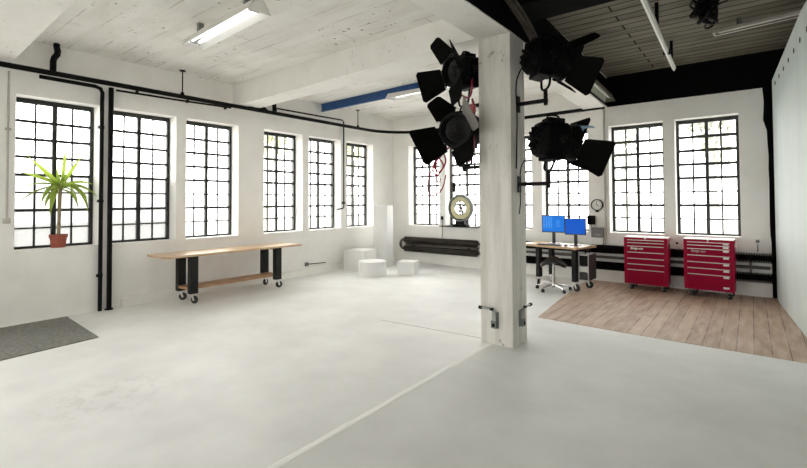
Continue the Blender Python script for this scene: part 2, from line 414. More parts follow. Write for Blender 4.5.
# black paint: right flank of the girder, upper part of the back wall, cross beam on the right
kb = MB()
zz = [3.462+.012*rnd.random() for _ in range(41)]
for i in range(40):
    y0, y1 = YF+i*(9.6/40), YF+(i+1)*(9.6/40)
    kb.prism([(5.595, y0, zz[i]), (5.604, y0, zz[i]), (5.604, y0, ZR), (5.595, y0, ZR)], (0, y1-y0, 0))
kb.prism([(5.595, 4.6, 3.47), (5.604, 4.6, 3.47), (5.604, 4.6, ZR), (5.595, 4.6, ZR)], (-.135, YB-4.6, -.04))
kb.build('trim_7', 'black', kind='structure')
kb = MB()
kb.box((5.44, YB-.05, 3.425), (XR, YB, ZR))
pr_ = [(7.83, 3.43), (7.845, 3.2), (7.84, 3.05), (7.83, 2.9), (7.86, 2.78), (7.875, 2.72), (7.88, 2.5), (7.89, 2.3), (7.885, 2.1), (7.89, 1.9), (7.885, 1.2), (7.89, 1.0), (7.90, .9), (7.90, 0), (XR, 0), (XR, 3.43)]
kb.prism([(x, YB-.006, z) for x, z in pr_], (0, .006, 0))
kb.build('trim_8', 'black', kind='structure')
sl = MB()
sl.box((5.604, 4.45, 3.66), (XR, 4.95, ZR+.01)); sl.build('trim_9', 'black', kind='structure')
# low ledge of screed along the left wall
MB().prism([(0, 2.75, 0), (.05, 2.75, 0), (.035, 2.75, .12), (0, 2.75, .14)], (0, YB-2.75, 0)).build('baseboard_left', 'wall', kind='structure')

# windows
def window(n, axis, pos, inward, a0, a1, frosted=False, q=1.0):
    """axis 'x': in a wall of constant x; steel bars 4 x 8 lights"""
    dep = pos-inward*.27
    w = a1-a0; h = ZT-ZS
    def P(u, d, z): return (dep+inward*d, a0+u, z) if axis == 'x' else (a0+u, dep+inward*d, z)
    root = bpy.data.objects.new('window_%d' % n, None); COL.objects.link(root); root['kind'] = 'structure'
    root.location = P(w/2, 0, ZS)
    off = -V(root.location)
    f = MB()
    def bar(u0, u1, z0, z1, d0=-.02, d1=.02):
        p, q = V(P(u0, d0, z0))+off, V(P(u1, d1, z1))+off
        f.box([min(a, b) for a, b in zip(p, q)], [max(a, b) for a, b in zip(p, q)])
    e = .047
    bar(0, e, ZS, ZT, -.03, .03); bar(w-e, w, ZS, ZT, -.03, .03)
    bar(e, w-e, ZT-e-.02, ZT, -.03, .03); bar(e, w-e, ZS, ZS+e*.7, -.03, .03)
    bar(w/2-.027, w/2+.027, ZS, ZT, -.026, .028)
    z0, z1 = ZS+e*.7, ZT-e-.02
    for k in range(1, 8):
        z = z0+(z1-z0)*k/8; t = (.010 if k in (1, 3) else .018)*q
        bar(e, w-e, z-t, z+t, -.017, .019)
    for u in ((e+w/2)/2, w-(e+w/2)/2): bar(u-.010*q, u+.010*q, z0, z1, -.012, .014)
    f.build('frame', 'iron', root)
    zm = z0+(z1-z0)*.5
    def pane(za, zb, name, m):
        gq = MB(); gq.quad([V(P(.02, 0, za))+off, V(P(w-.02, 0, za))+off, V(P(w-.02, 0, zb))+off, V(P(.02, 0, zb))+off]); gq.build(name, m, root)
    if frosted: pane(z0, zm, 'frosted_pane', 'frost'); pane(zm, z1, 'pane', 'glass')
    else: pane(z0, z1, 'pane', 'glass')
    ld = bpy.data.lights.new('daylight_portal', 'AREA'); ld.shape = 'RECTANGLE'; ld.size = w; ld.size_y = h; ld.cycles.is_portal = True
    lo = bpy.data.objects.new('daylight_portal', ld); COL.objects.link(lo)
    c = V(P(w/2, -.16, (ZS+ZT)/2)); dirn = V((inward, 0, 0)) if axis == 'x' else V((0, inward, 0))
    lo.matrix_world = axes(c, -dirn)
wn = 0
for i, (a, b) in enumerate(left_w[3:]): wn += 1; window(wn, 'x', 0, 1, a, b, i in (0, 1), (1.1, 1.1, 1.15, 1.3, 1.35, 1.35)[i])
for (a, b) in back_w: wn += 1; window(wn, 'y', YB, -1, a, b, False, 1.4)
for (a, b) in left_w[:3]: wn += 1; window(wn, 'x', 0, 1, a, b)
for (a, b) in front_w: wn += 1; window(wn, 'y', YF, 1, a, b)

# outdoors
M['ground'] = mat('pale_yard', (.45, .45, .43), .9, var=.1)
MB().box((-40, -40, -.5), (40, 45, -.21)).build('ground', 'ground', kind='structure')
M['bark'] = mat('pale_bark', (.45, .43, .39), .9, var=.3)
def tree(label, x, y, z0, h, r, m, seed, n=1500):
    rg = random.Random(seed)
    t = thing('tree', label, 'tree', (x, y, -.21), 0, 'trees outside the windows')
    tr = MB().tube([(0, 0, 0), (.1, 0, (z0+.21)*.5), (0, .1, z0+.21), (.05, 0, z0+h*.8)], [.2, .04], 8, smooth=True)
    for k in range(6):
        a = k*1.05; tr.tube([(0, .05, z0*.8+.25*k), (cos(a)*r*.4, sin(a)*r*.4, z0+h*.35+.2*k), (cos(a)*r*.75, sin(a)*r*.75, z0+h*.5+.2*k)], [.06, .012], 6, smooth=True)
    tr.build('trunk', 'bark', t)
    f = MB()
    for i in range(n):
        while True:
            p = V((rg.uniform(-1, 1), rg.uniform(-1, 1), rg.uniform(-1, 1)))
            if p.length < 1: break
        p *= (.75+.25*sin(5*p.x+3*p.z+seed))
        c = V((p.x*r, p.y*r, z0+h/2+p.z*h/2)); s = rg.uniform(.07, .16)
        d = V((rg.gauss(0, 1), rg.gauss(0, 1), rg.gauss(0, 1))).normalized(); e = d.orthogonal().normalized()
        f.quad([c-d*s, c+e*s*.45, c+d*s, c-e*s*.45])
    f.build('foliage', m, t)
tree('leafy green tree outside the nearest of the three far-left windows', -5.5, 9.2, 2.9, 4.2, 1.7, 'tree', 1)
tree('green tree outside the left-wall window closest to the corner', -5.5, 13.2, 2.9, 4.2, 1.6, 'tree', 2)
tree('pale tree outside the rightmost back window', 6.7, 16.0, 2.6, 4.5, 1.5, 'treepale', 3, 2600)
tree('pale tree outside the back window beside the wall clock', 3.6, 19.5, 3.0, 5.0, 1.6, 'treepale', 4, 1600)

# ------------------------------------------------------------------ pillar
t = thing('pillar', 'square white concrete pillar in the middle of the studio', 'pillar', (5.405, 4.74, 0))
MB().box((-.195, -.19, 0), (.195, .19, 3.453), bevel=.008).build('shaft', 'pillar', t)

# right partition panel, slightly angled, with bolt holes along its top
t = thing('partition_panel', 'tall pale panel standing as a wall at the right edge', 'panel', (7.95, 9.2, .006))
e = V((8.14-7.95, 6.8-9.2, 0)).normalized(); nrm = V((-e.y, e.x, 0))   # nrm points to +x side
if nrm.x < 0: nrm = -nrm
L_ = 4.6
def top(s): return 3.49+.105*s
b = MB(); b.prism([(0, 0, 0), tuple(e*L_), tuple(e*L_+V((0, 0, top(2.4)))), tuple(e*2.4+V((0, 0, top(2.4)))), (0, 0, top(0))], nrm*.06)
b.build('board', 'panel', t)
h = MB()
for k in range(11):
    s = .35+k*.40
    c = e*s+V((0, 0, 3.36+.03*min(s, 2.4)))
    h.lathe([(.032, -.002), (.032, .004), (.012, .004)], axes(c-nrm*.001, -nrm), 10)
h.build('bolt_hole', 'metal_black', t)

# ------------------------------------------------------------------ overhead rails, pipes
# curtain track hung round the room
def arc(c, r, a0, a1, z, n=10): return [(c[0]+r*cos(a0+(a1-a0)*i/n), c[1]+r*sin(a0+(a1-a0)*i/n), z) for i in range(n+1)]
t = thing('curtain_track', 'long black curtain rail hung along the left wall and round the corner', 'rail', (.2, 0, 3.36))
pts = [(.0, -4.8, -.0), (0, 7.0, 0), (0, 8.0, 0)]+[(p[0]-.2, p[1], 0) for p in arc((1.3, 8.1), 1.1, pi, pi/2, 0)]+[(2.5, 9.2, .02), (5.24, 9.2, .045)]
MB().tube([p for p in pts], .036, 10).build('rail', 'metal_black', t)
for k, (x, y, dx) in enumerate(((.0, 3.57, 0), (.0, 7.78, 0), (0, -1.2, 0), (3.0, 9.2, 0))):
    m = MB(); m.tube([(x, y, .03), (x, y, .44)], .010, 8); m.lathe([(.05, .425), (.05, .44)], T(x, y, 0), 12); m.lathe([(.03, .0), (.034, .04), (.02, .075)], T(x, y, 0), 12)
    m.build('hanger', 'metal_black', t)
m = MB()
for y in (4.86, 5.0, 5.14): m.box((-.05, y-.03, .03), (.05, y+.03, .07)); m.tube([(0, y, .03), (0, y, .11)], .014, 8)
m.box((-.03, 4.80, .02), (.03, 5.22, .045)); m.build('joint_clamp', 'metal_black', t)

m = MB().tube([(.10, 1.845, 3.395), (.10, 1.845, 3.55), (.11, 1.855, 3.60), (.12, 1.885, 3.65), (.12, 1.89, 3.70), (.12, 1.875, 3.76), (.12, 1.88, 3.80)], .038, 12)
tag(m.build('downpipe', 'metal_black'), 'short kinked black pipe dropping from the ceiling onto the curtain rail', 'pipe')

t = thing('riser_pipe', 'thin bent black pipe running down beside the plant window', 'pipe', (.06, 2.45, 0))
MB().tube([(.03, -.75, 3.31), (.03, -.10, 3.305), (.025, -.03, 3.285), (.01, 0, 3.23), (0, 0, 3.1), (0, 0, .002)], .027, 12).build('tube', 'metal_black', t)
for z in (.5, 1.6, 2.7): MB().box((-.06, -.035, z), (.0, .035, z+.04)).build('bracket', 'metal_black', t)
t = thing('riser_pipe', 'thick straight black floor-to-rail post between the two nearest windows', 'pipe', (.07, 2.565, 0))
MB().tube([(0, 0, .002), (0, 0, 3.33)], .034, 14).build('tube', 'metal_black', t)
MB().lathe([(.055, .0015), (.055, .02), (.045, .02)], None, 14).build('foot_ring', 'metal_black', t)
t = thing('conduit', 'thin black conduit just under the curtain rail above the second window', 'pipe', (.05, 2.64, 3.31))
MB().tube([(0, 0, 0), (0, 1.0, .015), (0, 1.9, .04)], .016, 10).build('tube', 'metal_black', t)
for y in (.3, 1.1, 1.8): MB().box((-.05, y-.015, 0), (0, y+.015, .05)).build('clip', 'metal_black', t)
t = thing('gas_pipe', 'thin black pipe dropping between the two farthest left-wall windows', 'pipe', (.05, 7.45, 0))
MB().tube([(0, -1.95, 3.50), (0, -.05, 3.52), (0, 0, 3.48), (0, 0, 1.47), (0, -.03, 1.43), (0, -.22, 1.41)], .016, 10).build('tube', 'metal_black', t)
MB().tube([(.06, -1.99, 3.42), (.0, -1.96, 3.60)], .045, 10).build('valve', 'metal_black', t)
MB().tube([(-.05, 0, 1.56), (.03, 0, 1.56)], .025, 8).build('bracket', 'metal_black', t)
# white conduit at the left edge
t = thing('wall_conduit', 'thin off-white conduit at the far left edge of the left wall', 'conduit', (.012, 1.40, 0))
MB().tube([(0, 0, 3.33), (0, 0, 1.40)], .012, 8).build('tube', 'dusty', t)
MB().box((-.012, -.035, 1.33), (.03, .035, 1.40), bevel=.006).build('junction_box', 'dusty', t)
MB().box((-.012, -.03, 2.55), (.02, .03, 2.58)).build('clip', 'dusty', t)
m = MB().tube([(5.39, YB-.018, .73), (5.39, YB-.018, 3.40)], .018, 8)
tag(m.build('wall_conduit', 'dusty'), 'thin off-white conduit on the back wall right of the wall clock', 'conduit')

# blue beam
BL, BR = (.02, 6.80, 3.63), (4.25, 6.62, 3.63)
t = thing('steel_beam', 'blue painted steel beam slung under the white ceiling', 'beam')
A, B_ = V(BL), V(BR); d = (B_-A); e = d.normalized(); n = V((-e.y, e.x, 0))
for nm, (w, z0, z1) in (('bottom_flange', (.03, 0, .016)), ('web', (.012, .016, .154)), ('top_flange', (.03, .154, .169))):
    MB().prism([A-n*w+V((0, 0, z0)), A+n*w+V((0, 0, z0)), A+n*w+V((0, 0, z1)), A-n*w+V((0, 0, z1))], d).build(nm, 'blue', t)

# fluorescent hood: trough opening downwards
def trough(label, p0, p1, w, zb, zt, zc, refl='reflector', shell='whitemetal', tubes=2, tm='lit_tube'):
    p0, p1 = V((*p0, 0)), V((*p1, 0)); d = p1-p0; ln = d.length
    t = thing('ceiling_light', label, 'light', (p0.x, p0.y, zb), math.atan2(d.y, d.x))
    h = zt-zb; b = MB()
    prof = [(-w/2, 0), (-w*.2, h), (w*.2, h), (w/2, 0)]
    inn = [(-w/2+.012, 0), (-w*.2+.006, h-.012), (w*.2-.006, h-.012), (w/2-.012, 0)]
    loop = prof+inn[::-1]
    for i in range(8):
        a, c = loop[i], loop[(i+1) % 8]
        b.quad([(0, a[0], a[1]), (0, c[0], c[1]), (ln, c[0], c[1]), (ln, a[0], a[1])])
    for i in range(3):
        for x in (0, ln): b.quad([(x, prof[i][0], prof[i][1]), (x, prof[i+1][0], prof[i+1][1]), (x, inn[i+1][0], inn[i+1][1]), (x, inn[i][0], inn[i][1])])
    b.build('hood', shell, t)
    for x in (0.0, ln-.008):
        MB().prism([(x, q[0], q[1]) for q in prof], (.008, 0, 0)).build('end_plate', shell, t)
    r = MB()
    ri = [(-w/2+.016, .004), (-w*.2+.004, h-.016), (w*.2-.004, h-.016), (w/2-.016, .004)]
    for i in range(3): r.quad([(.012, ri[i][0], ri[i][1]), (.012, ri[i+1][0], ri[i+1][1]), (ln-.012, ri[i+1][0], ri[i+1][1]), (ln-.012, ri[i][0], ri[i][1])])
    r.build('reflector', refl, t)
    for k in range(tubes):
        y = 0 if tubes == 1 else (-1+2*k)*w*.16
        MB().tube([(.06, y, h*.45), (ln-.06, y, h*.45)], .016, 12).build('tube', tm, t)
    for k, x in enumerate((.10, ln-.10)):
        MB().box((x-.02, -w*.22, h*.3), (x+.02, w*.22, h-.02)).build('lamp_holder', 'zinc', t)
    if zc > zt+.003:
        for x in (ln*.15, ln*.85): MB().box((x-.03, -.03, h-.001), (x+.03, .03, zc-zb)).build('ceiling_bracket', 'zinc', t)
    return t
trough('white fluorescent hood hanging under the ceiling nearest the camera', (2.10, 2.775), (3.70, 2.675), .27, 3.55, 3.68, 3.8)
trough('white fluorescent hood beyond the blue steel beam', (2.05, 6.76), (3.62, 6.72), .27, 3.60, 3.72, 3.8)
trough('dusty fluorescent trough on the girder behind the studio lamps', (5.70, 6.0), (5.575, 9.05), .20, 3.46, 3.60, 3.60, 'greenish', 'brownpaint', 1, 'tube')
trough('long fluorescent fitting high beside the top of the pale panel', (7.29, 7.40), (9.2, 7.10), .15, 3.85, 3.91, 4.0, 'brownpaint', 'whitemetal', 1, 'tube')
t = thing('strip_light', 'thin pale strip light hung lengthwise under the dark boarded ceiling', 'light', (6.735, 8.13, 3.65), R(91.6)-pi)
MB().box((0, -.025, 0), (4.2, .025, .04)).build('housing', 'whitemetal', t)
MB().tube([(.02, 0, -.016), (4.15, 0, -.016)], .014, 10).build('tube', 'tube', t)
MB().box((.95, -.045, -.02), (1.0, .045, .05)).build('clamp', 'metal_black', t)
for x in (.35, 1.98, 3.9): MB().box((x-.02, -.02, .044), (x+.02, .02, .35)).build('hanger', 'metal_black', t)

# bundle of cables along the girder, tangle on the dark ceiling
t = thing('cable_bundle', 'brown bundle of wrapped cables clinging to the black girder above the pillar', 'cables', (5.70, 4.7, 3.5))
for k in range(5):
    o_ = V((.025*(k % 3), 0, .035*(k//2)))
    MB().tube([o_+V((.0, .25, -.08)), o_+V((.03, .0, -.02)), o_+V((.03, -.35, .10)), o_+V((.03, -.9, .2)), o_+V((.0, -2.2, .22)), o_+V((0, -4, .22))], .020, 8, smooth=True).build('cable', 'brownbundle', t)
t = thing('cable_tangle', 'black tangle of cables hanging from the dark boarded ceiling', 'cables', (7.26, 6.35, 4.0))
rg = random.Random(5)
for k in range(7):
    c = V((rg.uniform(-.06, .06), rg.uniform(-.25, .2), -.13)); rad = rg.uniform(.09, .17)
    pts = []
    for i in range(15):
        a = i*.9+k; pts.append((c.x+cos(a)*rad*.6+rg.uniform(-.03, .03), c.y+sin(a)*rad+rg.uniform(-.04, .04), max(-.34, c.z+sin(a*.7+k)*rad*.9+rg.uniform(-.03, .03))))
    pts[0] = (c.x, c.y, -.002)
    MB().tube(pts, .014, 6, smooth=True).build('cable', 'metal_black', t)
MB().tube([(.05, .1, -.1), (.25, .05, -.06), (.5, -.15, -.02), (.8, -.3, -.012)], .01, 6, smooth=True).build('cable', 'metal_black', t)
MB().box((-.06, -.08, -.16), (.06, .08, -.004), bevel=.02).build('junction_box', 'black', t)

# ------------------------------------------------------------------ radiators
def radiator(label, x0, x1, z_lo, z_hi, r, m, finned, cap_end=True):
    y = YB-.10
    t = thing('radiator', label, 'radiator', (x0, y, 0), 0)
    ln = x1-x0
    for z in (z_lo, z_hi):
        p = []; 
        if finned:
            n = int(ln/.021); p.append((.0, 0.0)); p.append((.035, 0.0))
            for i in range(n):
                a = i*ln/n; p += [(.035, a+.001), (r, a+.003), (r, a+.013), (.05, a+.016)]
            p.append((.035, ln)); p.append((0, ln))
        else:
            p = [(.03, 0), (.03, .05), (r*.85, .055), (r, .075)]+[(r, ln-.07), (r*.85, ln-.05), (.03, ln-.045), (.03, ln)]
        MB().lathe(p, axes((0, 0, z), (1, 0, 0)), 16).build('finned_tube' if finned else 'tube', m, t, smooth=not finned)
    zc = (z_lo+z_hi)/2; rr = (z_hi-z_lo)/2
    for x, s in ((0, -1), (ln, 1)):
        if s > 0 and not cap_end: continue
        pts = [(x+s*rr*.8*cos(a), 0, zc+rr*sin(a)) for a in [(-pi/2+pi*i/10) for i in range(11)]]
        MB().tube(pts, .034, 10).build('return_bend', 'pipegrey', t)
    for k in range(max(2, int(ln/1.2))):
        x = .3+k*(ln-.6)/max(1, int(ln/1.2)-1)
        MB().box((x-.015, -.02, z_lo-r*.2), (x+.015, .099, z_hi+r*.2)).build('wall_bracket', 'pipegrey', t)
    MB().tube([(.05, .045, zc), (ln-.05, .045, zc)], .026, 10).build('feed_pipe', 'pipegrey', t)
    return t
radiator('dark smooth two-tube radiator on the back wall left of the pillar', .42, 2.66, .365, .59, .082, 'radiator_rust', False)
radiator('black finned two-tube radiator behind the desk and red cabinets', 3.05, 7.925, .325, .645, .080, 'radiator', True, False)

# ------------------------------------------------------------------ dial scale on window shelf
MB_ = MB().box((1.62, YB-.20, ZS-.001+.001), (2.62, YB+.20, ZS+.02))
tag(MB_.build('window_shelf', 'metal_black'), 'black shelf board on the sill under the dial scale', 'shelf')
t = thing('dial_scale', 'large round dial scale on black stand in a back window', 'scale', (2.14, YB-.04, ZS+.02))
m = MB(); m.box((-.19, -.09, 0), (.19, .09, .05), bevel=.012); m.prism([(-.13, -.06, .045), (.13, -.06, .045), (.10, -.06, .17), (-.10, -.06, .17)], (0, .12, 0)); m.build('stand', 'metal_black', t)
cz = .435; mm = axes((0, 0, cz), (0, -1, 0))
MB().lathe([(.285, -.06), (.315, -.06), (.325, -.03), (.325, .05), (.315, .065), (.295, .065), (.285, .05), (.285, -.06)], mm, 48).build('case_ring', 'zinc', t, smooth=True)
MB().lathe([(.170, .02), (.292, .02), (.292, .03), (.170, .03), (.170, .02)], mm, 48).build('dial_face', leaf_mat('milky_dial_plate', (.60, .60, .66), .6), t)
tk = MB()
for k in range(40):
    a = 2*pi*k/40; l = .03 if k % 5 == 0 else .016
    q = mm @ Matrix.Rotation(a, 4, 'Z'); tk.box((.283-l, -.0025, .0305), (.283, .0025, .0315), q)
tk.lathe([(.275, .0303), (.285, .0303), (.285, .0318), (.275, .0318), (.275, .0303)], mm, 40)
tk.build('dial_mark', 'metal_black', t)
m = MB(); m.lathe([(.157, .018), (.172, .018), (.172, .034), (.157, .034), (.157, .018)], mm, 40); m.build('inner_ring', 'zinc', t)
m = MB(); m.lathe([(.0, -.02), (.035, -.02), (.035, .03), (0, .03)], mm, 20)
for a in (.5, 1.7, 2.9, 4.1, 5.3): m.box((.04, -.010, -.01), (.160, .010, .012), mm @ Matrix.Rotation(a, 4, 'Z'))
m.box((-.03, -.09, -.01), (.05, -.05, .015), mm); m.box((.02, -.15, -.01), (.05, -.02, .015), mm)
m.build('mechanism', 'pipegrey', t)
m = MB(); m.prism([(-.012, 0, .034), (.012, 0, .034), (.002, .26, .034), (-.002, .26, .034)], (0, 0, .003), mm @ Matrix.Rotation(.4, 4, 'Z')); m.build('pointer', 'metal_black', t)
MB().lathe([(0, .045), (.286, .045)], mm, 40).build('glass_cover', 'glass', t)

# ------------------------------------------------------------------ white plinths in the far corner
def plinth(label, pts, h, z=0.):
    o = MB().prism([(x, y, z) for x, y in pts], (0, 0, h)); return tag(o.build('plinth', 'plinth'), label, 'plinth')
def sq(cx, cy, w, a, d=None):
    d = d or w; c, s = cos(a), sin(a); return [(cx+c*x-s*y, cy+s*x+c*y) for x, y in ((-w/2, -d/2), (w/2, -d/2), (w/2, d/2), (-w/2, d/2))]
plinth('white cube plinth against the left wall under the last window', sq(.43, 7.61, .56, R(12)), .475)
plinth('tall narrow white plinth standing in the far corner', sq(.52, 8.34, .36, R(16)), 1.49)
plinth('small white block right of the drum in the far corner', sq(1.70, 7.78, .37, R(20)), .285)
tag(MB().lathe([(.0, 0), (.30, 0), (.30, .305), (.295, .31), (0, .31)], T(1.18, 7.20, 0), 48).build('plinth', 'plinth', smooth=True), 'low round white drum plinth in front of the cube plinth', 'plinth')

# ------------------------------------------------------------------ casters, workbench, desk
def caster(parent, x, y, ztop, r, swivel, fork='chrome'):
    q = T(x, y, 0) @ Matrix.Rotation(swivel, 4, 'Z')
    m = MB()
    m.box((-.035, -.035, ztop-.006), (.035, .035, ztop), q)
    for s in (-1, 1): m.prism([(-.02, s*.024, ztop-.006), (.03, s*.024, ztop-.006), (.045, s*.024, r-.012), (.025, s*.024, r-.012)], (0, s*.004, 0), q)
    m.box((-.025, -.024, ztop-.02), (.03, .024, ztop-.006), q)
    c = m.build('caster', fork, parent)
    ww = MB(); ww.lathe([(r*.34, -.016), (r*.9, -.019), (r, -.012), (r, .012), (r*.9, .019), (r*.34, .016), (r*.34, -.016)], q @ axes((.035, 0, r), (0, 1, 0)), 24)
    ww.build('wheel', 'rubber', c, smooth=True)
    MB().lathe([(0, -.021), (r*.28, -.0205), (r*.36, -.015), (r*.36, .015), (r*.28, .0205), (0, .021)], q @ axes((.035, 0, r), (0, 1, 0)), 16).build('hub', 'steel', c)

def worktable(name, label, cat, lx, ly, top_z, legs, leg_w, leg_d, shelf, cr, th=.035):
    """origin at table centre on floor; x length"""
    t = thing(name, label, cat)
    MB().box((-lx/2, -ly/2, top_z-th), (lx/2, ly/2, top_z), bevel=.005).build('tabletop', 'bench_wood', t)
    for k, (x, y) in enumerate(legs):
        MB().box((x-leg_w/2, y-leg_d/2, cr*2+.035), (x+leg_w/2, y+leg_d/2, top_z-th), bevel=.003).build('leg', 'legblack', t)
        caster(t, x, y, cr*2+.035, cr, R(-70)+k*.5, 'whitemetal')
    xs = sorted({l[0] for l in legs}); ys = sorted({l[1] for l in legs})
    if shelf:
        MB().box((xs[0]-leg_w/2, ys[0]+leg_d/2, shelf), (xs[-1]+leg_w/2, ys[-1]-leg_d/2, shelf+.04), bevel=.004).build('shelf', 'shelf_wood', t)
    for x in xs:
        m = MB(); m.box((x-leg_w*.3, ys[0], top_z-th-.04), (x+leg_w*.3, ys[-1], top_z-th)); m.build('cross_rail', 'legblack', t)
    return t
tb = worktable('workbench', 'long narrow wooden workbench on black wheeled legs by the left wall', 'bench', 2.55, .62, .78,
               [(-.80, -.20), (-.80, .20), (.79, -.20), (.79, .20)], .125, .10, .21, .060)
tb.location = (.47, 4.33, 0); tb.rotation_euler = (0, 0, R(90))

dk = worktable('desk', 'wooden desk on black wheeled legs below the blue monitors', 'desk', 1.20, .68, .775,
               [(-.24, -.21), (-.24, .21), (.49, -.21), (.49, .21)], .075, .10, None, .064, .04)
dk.location = (4.755, 8.38, .0); dk.rotation_euler = (0, 0, R(-13))

def monitor(label, x, y, z0, w, h, zc, rz, m, icons):
    t = thing('monitor', label, 'monitor', (x, y, z0), rz)
    MB().box((-w/2, -.012, zc-h/2), (w/2, .022, zc+h/2), bevel=.005).build('bezel', 'screen_frame', t)
    MB().box((-w/2+.014, -.014, zc-h/2+.018), (w/2-.014, -.0115, zc+h/2-.014)).build('screen', m, t)
    MB().lathe([(0, 0), (.115, 0), (.11, .012), (.03, .018), (0, .018)], T(0, .03, 0), 28).build('foot', 'screen_frame', t)
    MB().box((-.028, .022, .012), (.028, .045, zc)).build('neck', 'screen_frame', t)
    if icons:
        rg = random.Random(3); q = MB()
        for c in range(4):
            for r in range(11):
                x0 = -w/2+.03+c*.045; z = zc+h/2-.035-r*.021
                q.box((x0, -.0152, z), (x0+rg.uniform(.016, .032), -.0142, z+.009))
        for r in range(5):
            z = zc+.055-r*.026; q.box((.05, -.0152, z), (.05+rg.uniform(.04, .11), -.0142, z+.005))
        q.build('screen_text', 'icons', t)
    return t
monitor('blue-lit left monitor with rows of text on the desk', 4.695, 8.40, .775, .425, .325, .378, R(6), 'screen', True)
monitor('plain deep blue right monitor on the desk', 5.135, 8.28, .775, .365, .30, .345, R(8), 'screen2', False)
t = thing('keyboard', 'dark flat keyboard in front of the left monitor', 'keyboard', (4.72, 8.12, .775), R(2))
MB().box((-.21, -.07, 0), (.21, .07, .016), bevel=.004).build('case', 'screen_frame', t)
kk = MB()
for i in range(14):
    for j in range(4): kk.box((-.198+i*.0285, -.056+j*.029, .016), (-.174+i*.0285, -.032+j*.029, .021))
kk.build('key', 'greybox', t)
tag(MB().lathe([(0, 0), (.028, 0), (.03, .012), (.022, .028), (0, .034)], T(5.02, 8.10, .775) @ Matrix.Diagonal((1, 1.6, 1, 1)), 18).build('computer_mouse', 'screen_frame', smooth=True), 'small dark mouse beside the keyboard on the desk', 'mouse')
tag(MB().prism([(5.26, 8.32, .776), (5.36, 8.30, .776), (5.37, 8.46, .776), (5.26, 8.47, .776)], (0, 0, .012)).build('paper_pad', 'paper'), 'white paper pad on the right end of the desk', 'paper')

t = thing('computer_tower', 'black and silver computer tower hung under the right end of the desk', 'computer', (5.335, 8.30, .19), R(-3))
w, h_, dd = .17, .455, .40
MB().box((-w/2, -dd/2, 0), (w/2, dd/2, h_), bevel=.006).build('case', 'screen_frame', t)
m = MB(); y0 = -dd/2-.012
m.box((-w/2, y0, 0), (-w/2+.010, -dd/2, h_)); m.box((w/2-.010, y0, 0), (w/2, -dd/2, h_)); m.box((-w/2, y0, h_-.016), (w/2, -dd/2, h_)); m.box((-w/2, y0, 0), (w/2, -dd/2, .014))
m.prism([(-w/2, y0, .27), (-.035, y0, .24), (-.035, y0, .16), (-w/2, y0, .13)], (0, .012, 0)); m.prism([(w/2, y0, .27), (.035, y0, .24), (.035, y0, .16), (w/2, y0, .13)], (0, .012, 0))
m.box((-.04, y0, .155), (.04, -dd/2, .245)); m.build('front_frame', 'reflector', t)
m = MB(); m.box((-w/2+.014, y0+.004, .27), (w/2-.014, -dd/2, h_-.016)); m.build('drive_panel', 'metal_black', t)
m = MB(); m.box((-w/2-.004, -dd*.3, h_), (-w/2+.02, dd*.3, h_+.005)); m.box((-w/2+.02, -.15, h_), (w/2, .12, h_+.004)); m.build('top_panel', 'reflector', t)
for y in (-.10, .10): MB().tube([(0, y, h_), (0, y, .775-.04-.19)], .012, 8).build('hanger_strap', 'metal_black', t)

# saddle stool
t = thing('stool', 'black saddle stool with chrome five-star base at the desk', 'stool', (4.86, 7.90, 0), R(15))
sd = MB(); n_u, n_v = 18, 12; g_ = []
for i in range(n_u+1):
    row = []
    for j in range(n_v+1):
        u, v = -1+2*i/n_u, -1+2*j/n_v
        # superellipse footprint; saddle: high at the back and front, low at the sides
        k = math.sqrt(max(0, 1-v*v*.55)); kx = math.sqrt(max(0, 1-u*u*.55))
        x = u*.23*k; y = v*.19*kx
        z = .525-.075*u*u+.035*v*v+(.035 if v > .3 else 0)*(v-.3)
        row.append((x, y, z))
    g_.append(row)
vt = [[sd.bm.verts.new(p) for p in r] for r in g_]; vb = [[sd.bm.verts.new((p[0]*.9, p[1]*.9, p[2]-.045)) for p in r] for r in g_]
for i in range(n_u):
    for j in range(n_v):
        sd.bm.faces.new((vt[i][j], vt[i+1][j], vt[i+1][j+1], vt[i][j+1])); sd.bm.faces.new((vb[i][j], vb[i][j+1], vb[i+1][j+1], vb[i+1][j]))
for i in range(n_u):
    sd.bm.faces.new((vt[i][0], vb[i][0], vb[i+1][0], vt[i+1][0])); sd.bm.faces.new((vt[i][-1], vt[i+1][-1], vb[i+1][-1], vb[i][-1]))
for j in range(n_v):
    sd.bm.faces.new((vt[0][j], vt[0][j+1], vb[0][j+1], vb[0][j])); sd.bm.faces.new((vt[-1][j], vb[-1][j], vb[-1][j+1], vt[-1][j+1]))
M['leather'] = mat('black_leather', (.012, .012, .012), .35)
sd.build('seat', 'leather', t, smooth=True)
MB().lathe([(0, .10), (.032, .10), (.032, .28), (.020, .285), (.018, .49), (0, .49)], None, 16).build('column', 'chrome', t, smooth=True)
MB().tube([(.0, 0, .455), (.14, -.05, .44), (.20, -.07, .43)], .008, 8).build('lever', 'chrome', t)
m = MB(); m.lathe([(0, .085), (.05, .085), (.045, .115), (0, .12)], None, 18)
for k in range(5):
    a = k*2*pi/5+.35; m.tube([(cos(a)*.03, sin(a)*.03, .10), (cos(a)*.16, sin(a)*.16, .092), (cos(a)*.29, sin(a)*.29, .068)], [.020, .012], 8)
m.build('star_base', 'chrome', t, smooth=True)
for k in range(5):
    a = k*2*pi/5+.35; q = T(cos(a)*.29, sin(a)*.29, 0) @ Matrix.Rotation(a+1.1, 4, 'Z')
    m = MB()
    for s in (-.014, .014): m.lathe([(0, -.009), (.024, -.009), (.028, -.005), (.028, .005), (.024, .009), (0, .009)], q @ axes((.012, s, .028), (0, 1, 0)), 16)
    m.box((-.01, -.008, .03), (.02, .008, .062), q); m.build('caster', 'rubber', t, smooth=True)

